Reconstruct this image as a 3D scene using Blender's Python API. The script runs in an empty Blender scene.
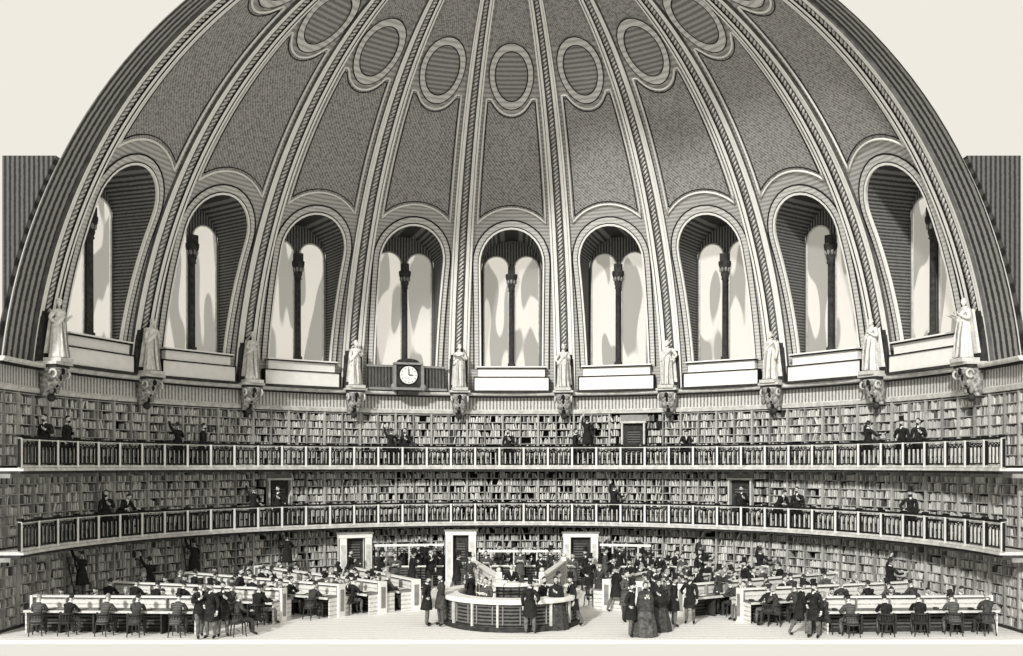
import bpy, math, random
from mathutils import Vector, Matrix, Quaternion
random.seed(7)
sc = bpy.context.scene
sc.view_settings.view_transform = 'Standard'
sc.view_settings.look = 'None'
PI = math.pi
def rad(d): return d*PI/180
def P(th, r, z): return Vector((r*math.sin(rad(th)), r*math.cos(rad(th)), z))

# ------------------------------------------------------------ materials
def nt(name):
    m = bpy.data.materials.new(name); m.use_nodes = True
    t = m.node_tree; b = t.nodes['Principled BSDF']
    b.inputs['Roughness'].default_value = 0.85
    b.inputs['Specular IOR Level'].default_value = 0.15
    return m, t, b
WARM = (1.0, 0.985, 0.94)
def g(v): return (v*WARM[0], v*WARM[1], v*WARM[2], 1)
def plain(name, v, var=0.12, scale=3.0):
    m, t, b = nt(name)
    n = t.nodes.new('ShaderNodeTexNoise'); n.inputs['Scale'].default_value = scale
    tc = t.nodes.new('ShaderNodeTexCoord')
    t.links.new(tc.outputs['Object'], n.inputs['Vector'])
    r = t.nodes.new('ShaderNodeValToRGB')
    r.color_ramp.elements[0].position = 0.3; r.color_ramp.elements[1].position = 0.7
    r.color_ramp.elements[0].color = g(v*(1-var)); r.color_ramp.elements[1].color = g(min(1, v*(1+var)))
    t.links.new(n.outputs['Fac'], r.inputs['Fac']); t.links.new(r.outputs['Color'], b.inputs['Base Color'])
    return m
def hatch(name, light, dark, spacing, duty=0.5, mode='z', wob=0.25, stip=0.0, obj=False):
    """engraver's line work: procedural lines on the surface. mode: z rings, a meridians, d diagonal, x, y"""
    m, t, b = nt(name)
    N, L = t.nodes, t.links
    geo = N.new('ShaderNodeNewGeometry'); sep = N.new('ShaderNodeSeparateXYZ')
    pos = geo.outputs['Position']
    if obj: pos = N.new('ShaderNodeTexCoord').outputs['Object']
    L.new(pos, sep.inputs[0])
    def M(op, a, c=None, d=None):
        n = N.new('ShaderNodeMath'); n.operation = op
        for i, v in enumerate((a, c, d)):
            if v is None: continue
            if isinstance(v, (int, float)): n.inputs[i].default_value = v
            else: L.new(v, n.inputs[i])
        return n.outputs[0]
    X, Y, Z = sep.outputs
    ns = N.new('ShaderNodeTexNoise'); ns.inputs['Scale'].default_value = 0.5; ns.inputs['Detail'].default_value = 1
    L.new(pos, ns.inputs['Vector'])
    nf = N.new('ShaderNodeTexNoise'); nf.inputs['Scale'].default_value = 9.0; nf.inputs['Detail'].default_value = 2
    L.new(pos, nf.inputs['Vector'])
    def coord(mode):
        if mode == 'z': return Z
        if mode == 'x': return X
        if mode == 'y': return Y
        ang = M('MULTIPLY', M('ARCTAN2', X, Y), 17.0)
        if mode == 'a': return ang
        if mode == 'd': return M('ADD', M('MULTIPLY', ang, 0.6), M('MULTIPLY', Z, 0.8))
    def lines(mode, sp):
        c = M('ADD', coord(mode), M('MULTIPLY', ns.outputs['Fac'], wob))
        s = M('SINE', M('MULTIPLY', c, 2*PI/sp))
        s = M('ADD', s, M('MULTIPLY', M('SUBTRACT', nf.outputs['Fac'], 0.5), 1.8))
        mr = N.new('ShaderNodeMapRange'); thr = (duty*2-1)
        mr.inputs['From Min'].default_value = thr-0.45; mr.inputs['From Max'].default_value = thr+0.45
        L.new(s, mr.inputs['Value']); return mr.outputs[0]
    f = lines(mode, spacing)
    if stip:
        w = N.new('ShaderNodeTexNoise'); w.inputs['Scale'].default_value = 11.0; w.inputs['Detail'].default_value = 1
        L.new(pos, w.inputs['Vector'])
        mr = N.new('ShaderNodeMapRange'); mr.inputs['From Min'].default_value = stip-0.08; mr.inputs['From Max'].default_value = stip+0.08
        L.new(w.outputs['Fac'], mr.inputs['Value'])
        f = M('ADD', M('MULTIPLY', f, 0.45), M('MULTIPLY', mr.outputs[0], 0.55))
    mx = N.new('ShaderNodeMix'); mx.data_type = 'RGBA'
    mx.inputs[6].default_value = g(dark); mx.inputs[7].default_value = g(light)
    L.new(f, mx.inputs[0]); L.new(mx.outputs[2], b.inputs['Base Color'])
    return m
M_WHITE = plain('white_plaster', 0.88, 0.04)
M_STONE = plain('pale_stone', 0.64, 0.2, 4)
M_STATUE = plain('statue_marble', 0.76, 0.2, 7)
M_CORBEL = plain('corbel_stone', 0.40, 0.7, 7)
M_MID = plain('grey_stone', 0.28, 0.2, 4)
M_INK = plain('black_iron', 0.015, 0.3)
M_DARK = plain('dark_wood', 0.045, 0.4, 6)
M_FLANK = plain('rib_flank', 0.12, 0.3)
M_BEAD = plain('rib_carving', 0.55, 0.4, 9)
M_BASE = hatch('dome_plaster_lines', 0.50, 0.32, 0.15, 0.45, 'z', 0.05)
M_BAND = hatch('dome_band_lines', 0.66, 0.46, 0.15, 0.35, 'z', 0.05)
M_PANEL = hatch('dome_panel_stipple', 0.42, 0.15, 0.11, 0.5, 'd', 0.05, 0.47)
M_OVAL = hatch('oval_panel_lines', 0.36, 0.19, 0.12, 0.5, 'z', 0.02)
M_SOFFIT = hatch('window_reveal_lines', 0.20, 0.05, 0.13, 0.52, 'z', 0.02)  # shade of the window recess is put into this darker colour
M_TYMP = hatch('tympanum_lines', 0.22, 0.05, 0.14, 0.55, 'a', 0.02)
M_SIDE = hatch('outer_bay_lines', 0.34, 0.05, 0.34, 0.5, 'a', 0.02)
M_CUT = hatch('cut_masonry_lines', 0.12, 0.03, 0.16, 0.5, 'x', 0.02)
M_FRIEZE = hatch('frieze_fluting', 0.66, 0.22, 0.17, 0.42, 'a', 0.02)
M_FLOOR = hatch('floor_boards', 0.93, 0.66, 0.40, 0.12, 'y', 0.5)
M_DESKW = hatch('desk_white_paint', 0.74, 0.40, 0.16, 0.14, 'z', 0.02)
M_DTOP = plain('desk_leather_top', 0.22, 0.3)
M_COUNTER = hatch('counter_panel_wood', 0.13, 0.02, 0.12, 0.5, 'z', 0.02)
M_BACK = plain('bookcase_back', 0.025, 0.3)
M_SHELF = plain('bookcase_shelf', 0.42, 0.2)
M_SKIN = plain('skin', 0.62, 0.08)
M_HAIR = plain('hair', 0.04, 0.4, 30)
M_COAT = plain('black_broadcloth', 0.022, 0.4, 8)
M_COAT2 = hatch('grey_broadcloth', 0.15, 0.04, 0.05, 0.5, 'z', 0.02, 0, True)
M_COAT3 = plain('dark_grey_wool', 0.06, 0.5, 12)
M_TROU = plain('grey_trousers', 0.14, 0.5, 14)
M_LINEN = plain('white_linen', 0.85, 0.05)
M_SHOE = plain('boot_leather', 0.02, 0.3)
M_SILK = plain('dark_silk', 0.09, 0.6, 9)
M_PAPER = plain('book_paper', 0.88, 0.05)
M_BOOK, t, b = nt('book_spines')
at = t.nodes.new('ShaderNodeAttribute'); at.attribute_name = 'tone'
t.links.new(at.outputs['Color'], b.inputs['Base Color'])
M_GLASS, t, b = nt('window_glass')
geo = t.nodes.new('ShaderNodeNewGeometry'); mp = t.nodes.new('ShaderNodeMapping')
mp.inputs['Rotation'].default_value = (0.0, 0.45, 0.0); mp.inputs['Scale'].default_value = (1.3, 1.3, 0.26)
ns = t.nodes.new('ShaderNodeTexNoise'); ns.inputs['Scale'].default_value = 1.25; ns.inputs['Detail'].default_value = 0
rp = t.nodes.new('ShaderNodeValToRGB')
rp.color_ramp.elements[0].position = 0.47; rp.color_ramp.elements[0].color = g(0.52)  # grey base with pale streaks: glass highlights painted into the pane colour
rp.color_ramp.elements[1].position = 0.50; rp.color_ramp.elements[1].color = g(1.0)
tr = t.nodes.new('ShaderNodeBsdfTranslucent'); ms = t.nodes.new('ShaderNodeMixShader'); ms.inputs[0].default_value = 0.7
t.links.new(geo.outputs['Position'], mp.inputs[0]); t.links.new(mp.outputs[0], ns.inputs['Vector'])
t.links.new(ns.outputs['Fac'], rp.inputs['Fac']); t.links.new(rp.outputs['Color'], tr.inputs['Color'])
t.links.new(rp.outputs['Color'], b.inputs['Base Color'])
t.links.new(b.outputs[0], ms.inputs[1]); t.links.new(tr.outputs[0], ms.inputs[2])
t.links.new(ms.outputs[0], t.nodes['Material Output'].inputs['Surface'])

# ------------------------------------------------------------ mesh builder
class MB:
    def __init__(s): s.v = []; s.f = []; s.m = []; s.sm = []; s.mats = []; s.X = None
    def mi(s, mat):
        if mat not in s.mats: s.mats.append(mat)
        return s.mats.index(mat)
    def add(s, vs, fs, mat, smooth=False):
        o = len(s.v); k = s.mi(mat)
        for p in vs:
            p = Vector(p)
            if s.X is not None: p = s.X @ p
            s.v.append(p)
        for f in fs:
            s.f.append([i+o for i in f]); s.m.append(k); s.sm.append(smooth)
    def box(s, c, d, mat, R=None):
        hx, hy, hz = d[0]/2, d[1]/2, d[2]/2
        vs = [Vector((x, y, z)) for x in (-hx, hx) for y in (-hy, hy) for z in (-hz, hz)]
        if R is not None: vs = [R @ p for p in vs]
        vs = [p+Vector(c) for p in vs]
        s.add(vs, [(0,1,3,2),(4,6,7,5),(0,4,5,1),(2,3,7,6),(0,2,6,4),(1,5,7,3)], mat)
    def grid(s, rows, mat, smooth=True, closed=False, cap=False):
        n = len(rows[0]); vs = [p for r in rows for p in r]; fs = []
        for i in range(len(rows)-1):
            for j in range(n if closed else n-1):
                k = (j+1) % n
                fs.append((i*n+j, i*n+k, (i+1)*n+k, (i+1)*n+j))
        if cap: fs.append(tuple(range(n))[::-1]); fs.append(tuple((len(rows)-1)*n+j for j in range(n)))
        s.add(vs, fs, mat, smooth)
    def lathe(s, prof, c, mat, n=16, smooth=True, cap=True):
        rows = [[Vector((c[0]+r*math.cos(2*PI*j/n), c[1]+r*math.sin(2*PI*j/n), c[2]+z)) for j in range(n)] for r, z in prof]
        s.grid(rows, mat, smooth, True, cap)
    def tube(s, pts, rs, mat, n=6, smooth=True):
        pts = [Vector(p) for p in pts]
        if isinstance(rs, (int, float)): rs = [rs]*len(pts)
        rows = []; up = None
        for i, p in enumerate(pts):
            d = (pts[min(i+1, len(pts)-1)]-pts[max(i-1, 0)])
            if d.length < 1e-6: d = Vector((0, 0, 1))
            d.normalize()
            if up is None:
                up = Vector((0, 0, 1)) if abs(d.z) < 0.9 else Vector((0, 1, 0))
            a = d.cross(up).normalized(); bb = a.cross(d).normalized(); up = bb
            rows.append([p+a*rs[i]*math.cos(2*PI*j/n)+bb*rs[i]*math.sin(2*PI*j/n) for j in range(n)])
        s.grid(rows, mat, smooth, True, True)
    def ell(s, c, r, mat, nu=10, nv=7, R=None):
        rows = []
        for i in range(nv+1):
            a = -PI/2+PI*i/nv
            row = []
            for j in range(nu):
                q = Vector((r[0]*math.cos(a)*math.cos(2*PI*j/nu), r[1]*math.cos(a)*math.sin(2*PI*j/nu), r[2]*math.sin(a)))
                if R is not None: q = R @ q
                row.append(q+Vector(c))
            rows.append(row)
        s.grid(rows, mat, True, True)
    def ring(s, prof, t0, t1, n, mat, smooth=False):
        rows = []
        for i in range(n+1):
            th = t0+(t1-t0)*i/n
            rows.append([P(th, r, z) for r, z in prof])
        s.grid(rows, mat, smooth, True, True)
    def mesh(s, name):
        me = bpy.data.meshes.new(name)
        me.from_pydata([tuple(p) for p in s.v], [], s.f)
        for m in s.mats: me.materials.append(m)
        me.polygons.foreach_set('material_index', s.m)
        me.polygons.foreach_set('use_smooth', s.sm)
        me.update()
        return me
    def obj(s, name, parent=None):
        return put(name, s.mesh(name), parent=parent)
def put(name, me, loc=(0, 0, 0), rz=0, sc_=1, parent=None):
    o = bpy.data.objects.new(name, me); sc.collection.objects.link(o)
    o.location = loc; o.rotation_euler = (0, 0, rz); o.scale = (sc_,)*3
    if parent: o.parent = parent
    return o
def empty(name, loc=(0, 0, 0)):
    o = bpy.data.objects.new(name, None); sc.collection.objects.link(o); o.location = loc; return o

# ------------------------------------------------------------ geometry of the rotunda
R = 17.0; RD = 17.3; Z0 = 6.5; BH = 18.35; TH = 91.5; THD = 88.0; PW = 2.12
ZG = [0.0, 2.75, 5.5]; ZC = 8.2
def rz_(z): return RD*max(0, 1-(max(0, z-Z0)/BH)**PW)**(1/PW)
def az(z): return math.asin((max(0, z-Z0)/BH)**(PW/2))
def ra(a): return RD*math.cos(a)**(2/PW)
def zaa(a): return Z0+BH*math.sin(a)**(2/PW)
def S(th, a, lat, inn=0):
    r = ra(a); z = zaa(a)
    nr = (r/RD)**(PW-1)/RD; nz = ((z-Z0)/BH)**(PW-1)/BH; l = math.hypot(nr, nz)
    r2 = r-inn*nr/l; z2 = z-inn*nz/l
    return P(th+math.degrees(lat/r), r2, z2)
def D(th, x, z, inn=0):
    r = rz_(z); return S(th, az(z), r*math.asin(max(-1, min(1, x/r))), inn)
A_TOP = math.acos((5.0/RD)**(PW/2))
W = 1.52; ZS = 15.35; ZSILL = 10.4; ZTOP = ZS+W

mb = MB()
mb.box((0, 8.0, -0.06), (34.9, 18.2, 0.12), M_FLOOR)
mb.obj('floor')
mb = MB(); mb.ring([(R+0.55, 0), (R+0.8, 0), (R+0.8, 8.7), (R+0.55, 8.7)], -TH, TH, 120, M_BACK)
mb.obj('wall_back')
for sgn, nm in ((-1, 'left'), (1, 'right')):
    mb = MB(); y0 = 0.2; y1 = 0.5
    rows = []
    for i in range(14):
        z = 9.2+(15.9-9.2)*i/13
        xi = rz_(z)-0.02; xo = 16.95
        if xo < xi: xo = xi+.05
        rows.append([Vector((sgn*xi, y0, z)), Vector((sgn*xo, y0, z)), Vector((sgn*xo, y1, z)), Vector((sgn*xi, y1, z))])
    mb.grid(rows, M_CUT, False, True, True)
    mb.obj('wall_'+nm)

# dome shell
mb = MB()
def strip(th, zs, xin, mat, sides=(-1, 1), nc=5):
    for sg in sides:
        rows = []
        for z in zs:
            r = rz_(z); xb = r*math.sin(rad(9.0)); xh = xin(z)
            rows.append([D(th, sg*(xh+(xb-xh)*k/nc), z) for k in range(nc+1)])
        mb.grid(rows, mat, True)
za = [8.5+(ZSILL-8.5)*i/3 for i in range(4)]
zb = [ZSILL+(ZS-ZSILL)*i/8 for i in range(9)]+[ZS+W*math.sin(rad(90*i/12)) for i in range(1, 13)]
aT = az(ZTOP)
zc = [zaa(aT+(A_TOP-aT)*i/18) for i in range(19)]
def xh(z):
    if z <= ZS: return W
    return math.sqrt(max(0, W*W-(z-ZS)**2))
for k in range(-4, 5):
    th = k*18
    strip(th, za, lambda z: 0, M_BASE); strip(th, zb, xh, M_BASE); strip(th, zc, lambda z: 0, M_BASE)
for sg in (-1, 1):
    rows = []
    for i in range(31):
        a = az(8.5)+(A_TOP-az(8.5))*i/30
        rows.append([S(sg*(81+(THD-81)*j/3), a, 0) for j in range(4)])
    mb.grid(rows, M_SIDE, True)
dome = mb.obj('ceiling')

mb = MB()
for lat0, lat1, mat in ((A_TOP, A_TOP+0.06, M_STONE), (A_TOP+0.06, A_TOP+0.14, M_MID)):
    rows = []
    for i in range(3):
        a = lat0+(lat1-lat0)*i/2
        rows.append([S(-THD+2*THD*j/60, a, 0, 0.15) for j in range(61)])
    mb.grid(rows, mat, True)
mb.obj('trim_lantern_ring')

def wr(r): return 0.15+0.38*(r/RD)
for k in range(-5, 5):
    th = 9+k*18
    mb = MB(); n = 50; a0 = az(9.2); rows = []
    for i in range(n+1):
        a = a0+(A_TOP-a0)*i/n
        rows.append((a, wr(ra(a))))
    def st(l0, i0, l1, i1, mat):
        mb.grid([[S(th, a, l0*w, i0), S(th, a, l1*w, i1)] for a, w in rows], mat, True)
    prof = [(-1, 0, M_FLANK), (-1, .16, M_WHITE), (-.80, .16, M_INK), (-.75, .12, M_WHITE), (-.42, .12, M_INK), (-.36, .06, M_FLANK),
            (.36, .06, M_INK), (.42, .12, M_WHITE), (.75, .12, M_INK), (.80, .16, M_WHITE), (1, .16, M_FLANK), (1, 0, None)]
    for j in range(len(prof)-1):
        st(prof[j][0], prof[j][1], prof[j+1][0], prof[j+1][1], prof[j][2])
    d_ = 0; steps = 2400; last = S(th, a0, 0)
    for i in range(steps):
        a = a0+(A_TOP-.01-a0)*i/steps; p_ = S(th, a, 0); d_ += (p_-last).length; last = p_
        if d_ < .19: continue
        d_ = 0; w = wr(ra(a))
        c = S(th, a, 0, 0.09)
        up = (S(th, a+0.004, 0)-p_).normalized(); lt = (S(th, a, 0.05)-p_).normalized(); q = .75
        ax = (up*math.cos(q)+lt*math.sin(q)); bx = (lt*math.cos(q)-up*math.sin(q)); nn = ax.cross(bx)
        mb.ell(c, (0.062, 0.05, 0.36*w), M_BEAD, 5, 4, Matrix((bx, nn, ax)).transposed())
    tr_ = rad(th)
    def lb(x, y, z, d, m_): mb.box(Vector((x*math.cos(tr_)+y*math.sin(tr_), -x*math.sin(tr_)+y*math.cos(tr_), z)), d, m_, Matrix.Rotation(-tr_, 3, 'Z'))
    lb(0, 16.86, 10.45, (.90, .24, 2.5), M_DARK); lb(0, 16.84, 11.74, (1.0, .34, .10), M_MID)  # dark backing block added, stands in for the black shadow behind the statue
    mb.obj('dome_rib')

def hole_path(off, n=16, zlow=ZSILL):
    pts = [(-(W+off), zlow+(ZS-zlow)*i/6) for i in range(6)]
    pts += [(-(W+off)*math.cos(PI*i/n), ZS+(W+off)*math.sin(PI*i/n)) for i in range(n+1)]
    pts += [((W+off), ZS-(ZS-zlow)*i/6) for i in range(1, 7)]
    return pts
for k in range(-4, 5):
    th = k*18
    ac = az(22.2)+.010*k*k*.6
    RY = .088
    mb = MB()
    mb.grid([[D(th, x, z, i) for x, z in hole_path(o)] for o, i in ((0, 0.0), (0, .12), (0.08, .12))], M_WHITE, False)
    mb.grid([[D(th, x, z, i) for x, z in hole_path(o)] for o, i in ((.08, .12), (0.10, .06), (0.32, .06), (.34, 0.0))], M_BAND, False)
    mb.tube([D(th, x, z, .10) for x, z in hole_path(0.10)], 0.022, M_INK, 4)
    mb.tube([D(th, x, z, .05) for x, z in hole_path(0.36)], 0.030, M_INK, 4)
    mb.obj('trim_window_arch')
    mb = MB()
    def xe(z): return rz_(z)*math.sin(rad(9.0))-wr(rz_(z))-0.17
    def zbot(s_):
        z = ZTOP+0.7
        for _ in range(30):
            x = s_*xe(z); z = 0.5*z+0.5*(ZS+math.sqrt(max(0.01, (W+0.85)**2-x*x)))
        return z
    zo = zaa(ac)
    OX = min(.86, (rz_(zo)*math.sin(rad(9))-wr(rz_(zo)))*.86)
    def atop(s_):
        x = abs(s_)*xe(zaa(ac-RY)); q = x/(OX*1.28)
        return ac-RY*1.28*math.sqrt(max(0.0, 1-q*q)) if q < .8 else ac-RY*1.28*.6
    ns_ = 20; nt_ = 16
    def pp(s_, t_, inn):
        z0_ = zbot(s_); a = az(z0_)+(atop(s_)-az(z0_))*t_
        z = zaa(a)
        return D(th, s_*xe(z), z, inn)
    mb.grid([[pp(-1+2*j/ns_, i/nt_, 0.03) for j in range(ns_+1)] for i in range(nt_+1)], M_PANEL, True)
    edge = [pp(-1+2*j/ns_, 0, .05) for j in range(ns_+1)]+[pp(1, i/nt_, .05) for i in range(1, nt_+1)]+[pp(1-2*j/ns_, 1, .05) for j in range(1, ns_+1)]+[pp(-1, 1-i/nt_, .05) for i in range(1, nt_+1)]
    mb.tube(edge, 0.05, M_WHITE, 4)
    def inset(sc_, i):
        out = []
        for j in range(ns_+1): out.append(pp((-1+2*j/ns_)*sc_, 0.03, i))
        for j in range(1, nt_): out.append(pp(sc_, j/nt_, i))
        for j in range(ns_+1): out.append(pp((1-2*j/ns_)*sc_, 0.97, i))
        for j in range(1, nt_): out.append(pp(-sc_, 1-j/nt_, i))
        out.append(out[0]); return out
    mb.tube(inset(0.93, .05), 0.022, M_INK, 4)
    def ov(f, i, n=36):
        return [S(th, ac+f*RY*math.sin(2*PI*j/n), f*OX*math.cos(2*PI*j/n), i) for j in range(n)]
    mb.grid([ov(1.08, .0), ov(1.08, .1), ov(.84, .1), ov(.82, .04)], M_BAND, False, True)
    mb.grid([ov(.82, .04), ov(.4, .04), ov(.02, .04)], M_OVAL, True, True)
    for f in (1.1, .82):
        e = ov(f, .09); e.append(e[0]); mb.tube(e, 0.024, M_INK, 4)
    a1 = ac+RY*1.12; rows = []
    if a1 < A_TOP-.06:
        for i in range(7):
            rows.append([])
            for j in range(9):
                a = a1-(RY*.35*abs(j/4-1)**2)+(A_TOP-0.03-a1)*i/6
                r = ra(min(a, A_TOP)); x = r*math.sin(rad(9))-wr(r)-0.1
                rows[-1].append(S(th, min(a, A_TOP), (j/4-1)*x, 0.03))
        mb.grid(rows, M_PANEL, True)
    mb.obj('dome_panel')

def loc(th, x, y, z):
    t = rad(th); return Vector((x*math.cos(t)+y*math.sin(t), -x*math.sin(t)+y*math.cos(t), z))
YB = 17.2
for k in range(-4, 5):
    th = k*18
    root = empty('window_%d' % (k+5), loc(th, 0, YB, ZSILL)); inv = Matrix.Translation(-root.location)
    mb = MB(); mb.X = inv
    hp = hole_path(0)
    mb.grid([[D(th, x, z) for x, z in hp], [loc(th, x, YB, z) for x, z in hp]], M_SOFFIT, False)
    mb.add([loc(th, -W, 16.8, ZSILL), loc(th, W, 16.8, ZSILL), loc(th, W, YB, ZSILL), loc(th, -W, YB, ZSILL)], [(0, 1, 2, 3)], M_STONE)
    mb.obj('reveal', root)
    mb = MB(); mb.X = inv
    cx, hw, sp, bot = 0.76, 0.62, 15.45, ZSILL+0.1
    xs = sorted(set([round(-W+2*W*i/40, 4) for i in range(41)]+[s_*c for s_ in (-1, 1) for c in (cx-hw, cx+hw)]))
    def top(x): return ZS+math.sqrt(max(0, W*W-x*x))
    def lt(x):
        d = abs(abs(x)-cx)
        return sp+math.sqrt(max(0, hw*hw-d*d)) if d < hw-1e-6 else sp
    for i in range(len(xs)-1):
        x0, x1 = xs[i], xs[i+1]; xm = (x0+x1)/2
        if abs(abs(xm)-cx) < hw:
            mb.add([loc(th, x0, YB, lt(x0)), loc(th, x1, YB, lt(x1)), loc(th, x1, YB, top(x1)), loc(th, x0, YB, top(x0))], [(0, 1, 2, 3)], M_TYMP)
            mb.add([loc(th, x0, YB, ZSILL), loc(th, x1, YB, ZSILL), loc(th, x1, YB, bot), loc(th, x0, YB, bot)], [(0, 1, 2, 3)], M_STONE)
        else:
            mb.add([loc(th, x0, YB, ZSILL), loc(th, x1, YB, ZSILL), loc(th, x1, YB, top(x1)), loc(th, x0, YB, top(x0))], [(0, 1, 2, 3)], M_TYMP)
    for s_ in (-1, 1):
        arc = [loc(th, s_*cx-hw, YB-.03, bot)]+[loc(th, s_*cx-hw*math.cos(PI*i/12), YB-.03, sp+hw*math.sin(PI*i/12)) for i in range(13)]+[loc(th, s_*cx+hw, YB-.03, bot)]
        mb.tube(arc, 0.04, M_STONE, 5)
    mb.obj('tracery', root)
    mb = MB(); mb.X = inv
    c = loc(th, 0, YB-0.22, ZSILL)
    mb.lathe([(.24, 0), (.24, .12), (.18, .16), (.2, .24), (.13, .3), (.13, .4), (.12, 3.85), (.18, 3.9), (.14, 3.96), (.2, 4.15), (.17, 4.2), (.28, 4.5), (.3, 4.6), (.3, 4.72)], c, M_DARK, 10)
    for j in range(8):
        q = 2*PI*j/8
        mb.ell(c+Vector((.2*math.cos(q), .2*math.sin(q), 4.35)), (.07, .07, .14), M_MID, 5, 4)
    mb.box(c+Vector((0, 0, 4.9)), (.36, .36, .38), M_DARK, Matrix.Rotation(-rad(th), 3, 'Z'))
    mb.obj('column', root)
    mb = MB(); mb.X = inv
    for s_ in (-1, 1):
        mb.add([loc(th, s_*cx-hw-.02, YB+.06, ZSILL), loc(th, s_*cx+hw+.02, YB+.06, ZSILL), loc(th, s_*cx+hw+.02, YB+.06, sp+hw), loc(th, s_*cx-hw-.02, YB+.06, sp+hw)], [(0, 1, 2, 3)], M_GLASS)
    mb.obj('glass', root)

def lbox(mb, th, x, y, z, d, mat):
    mb.box(loc(th, x, y, z), d, mat, Matrix.Rotation(-rad(th), 3, 'Z'))
for k in range(-4, 5):
    th = k*18
    mb = MB()
    if k == -1:
        for i in range(25):
            lbox(mb, th, -1.9+i*0.158, 16.55, 9.85, (.07, .07, 1.0), M_DARK)
        lbox(mb, th, 0, 16.55, 10.4, (4.0, .22, .1), M_MID); lbox(mb, th, 0, 16.55, 9.3, (4.0, .22, .12), M_MID)
        lbox(mb, th, 0, 16.66, 9.85, (3.9, .06, 1.0), M_STONE)
        mb.obj('clock_grille')
        continue
    lbox(mb, th, 0, 16.62, 9.62, (3.7, .36, .7), M_WHITE)
    lbox(mb, th, 0, 16.66, 10.16, (3.3, .28, .46), M_WHITE)
    lbox(mb, th, 0, 16.60, 10.40, (3.42, .40, .06), M_INK); lbox(mb, th, 0, 16.58, 10.45, (3.46, .44, .06), M_WHITE)
    lbox(mb, th, 0, 16.42, 9.95, (3.76, .06, .05), M_INK)
    lbox(mb, th, 0, 16.60, 9.24, (3.9, .46, .1), M_DARK)
    for s_ in (-1, 1):
        lbox(mb, th, s_*1.86, 16.6, 9.6, (.05, .40, .75), M_INK)
    mb.obj('window_parapet')
th = -18; root = empty('wall_clock', loc(th, 0, 16.2, 9.9)); mb = MB(); mb.X = Matrix.Translation(-root.location)
lbox(mb, th, 0, 16.3, 9.9, (1.2, .36, 1.1), M_DARK)
lbox(mb, th, 0, 16.25, 9.28, (1.5, .5, .12), M_MID); lbox(mb, th, 0, 16.3, 9.12, (1.0, .4, .2), M_DARK)
lbox(mb, th, 0, 16.25, 10.5, (1.4, .5, .1), M_MID)
for s_ in (-1, 1):
    lbox(mb, th, s_*.68, 16.2, 9.9, (.14, .3, 1.05), M_MID)
    mb.ell(loc(th, s_*.72, 16.15, 9.35), (.16, .16, .2), M_MID, 8, 6)
mb.grid([[loc(th, x*(1-t_), 16.25, 10.55+.22*math.sqrt(max(0, 1-(x/.6)**2))*(1-t_)) for x in [-.6+.1*i for i in range(13)]] for t_ in (0, .99)], M_DARK, False)
mb.obj('case', root)
mb = MB(); mb.X = Matrix.Translation(-root.location)
def disc(r, y, mat, r2=0.0):
    n = 28
    mb.grid([[loc(th, r*math.cos(2*PI*j/n), y, 9.95+r*math.sin(2*PI*j/n)) for j in range(n)], [loc(th, r2*math.cos(2*PI*j/n), y, 9.95+r2*math.sin(2*PI*j/n)) for j in range(n)]], mat, False, True)
disc(.5, 16.10, M_INK, .42); disc(.43, 16.09, M_WHITE)
for j in range(12):
    q = 2*PI*j/12
    mb.box(loc(th, .35*math.cos(q), 16.07, 9.95+.35*math.sin(q)), (.03, .02, .05), M_INK)
mb.tube([loc(th, 0, 16.06, 9.95), loc(th, .0, 16.06, 10.25)], .02, M_INK); mb.tube([loc(th, 0, 16.06, 9.95), loc(th, .2, 16.06, 9.95)], .025, M_INK)
mb.obj('dial', root)

mb = MB()
mb.ring([(R+.6, 8.15), (R-.05, 8.15), (R-.1, 8.3), (R-.02, 8.32), (R-.02, 8.36), (R+.6, 8.36)], -TH, TH, 120, M_STONE)
mb.ring([(R+.6, 8.36), (R, 8.36), (R, 9.02), (R+.6, 9.02)], -TH, TH, 120, M_FRIEZE)
mb.ring([(R+.6, 9.02), (R-.35, 9.02), (R-.42, 9.06), (R-.45, 9.12), (R-.45, 9.18), (R+.6, 9.18)], -TH, TH, 120, M_STONE)
mb.ring([(R-.05, 8.96), (R-.33, 8.96), (R-.33, 9.02), (R-.05, 9.02)], -TH, TH, 120, M_INK)
mb.obj('trim_cornice')

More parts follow.
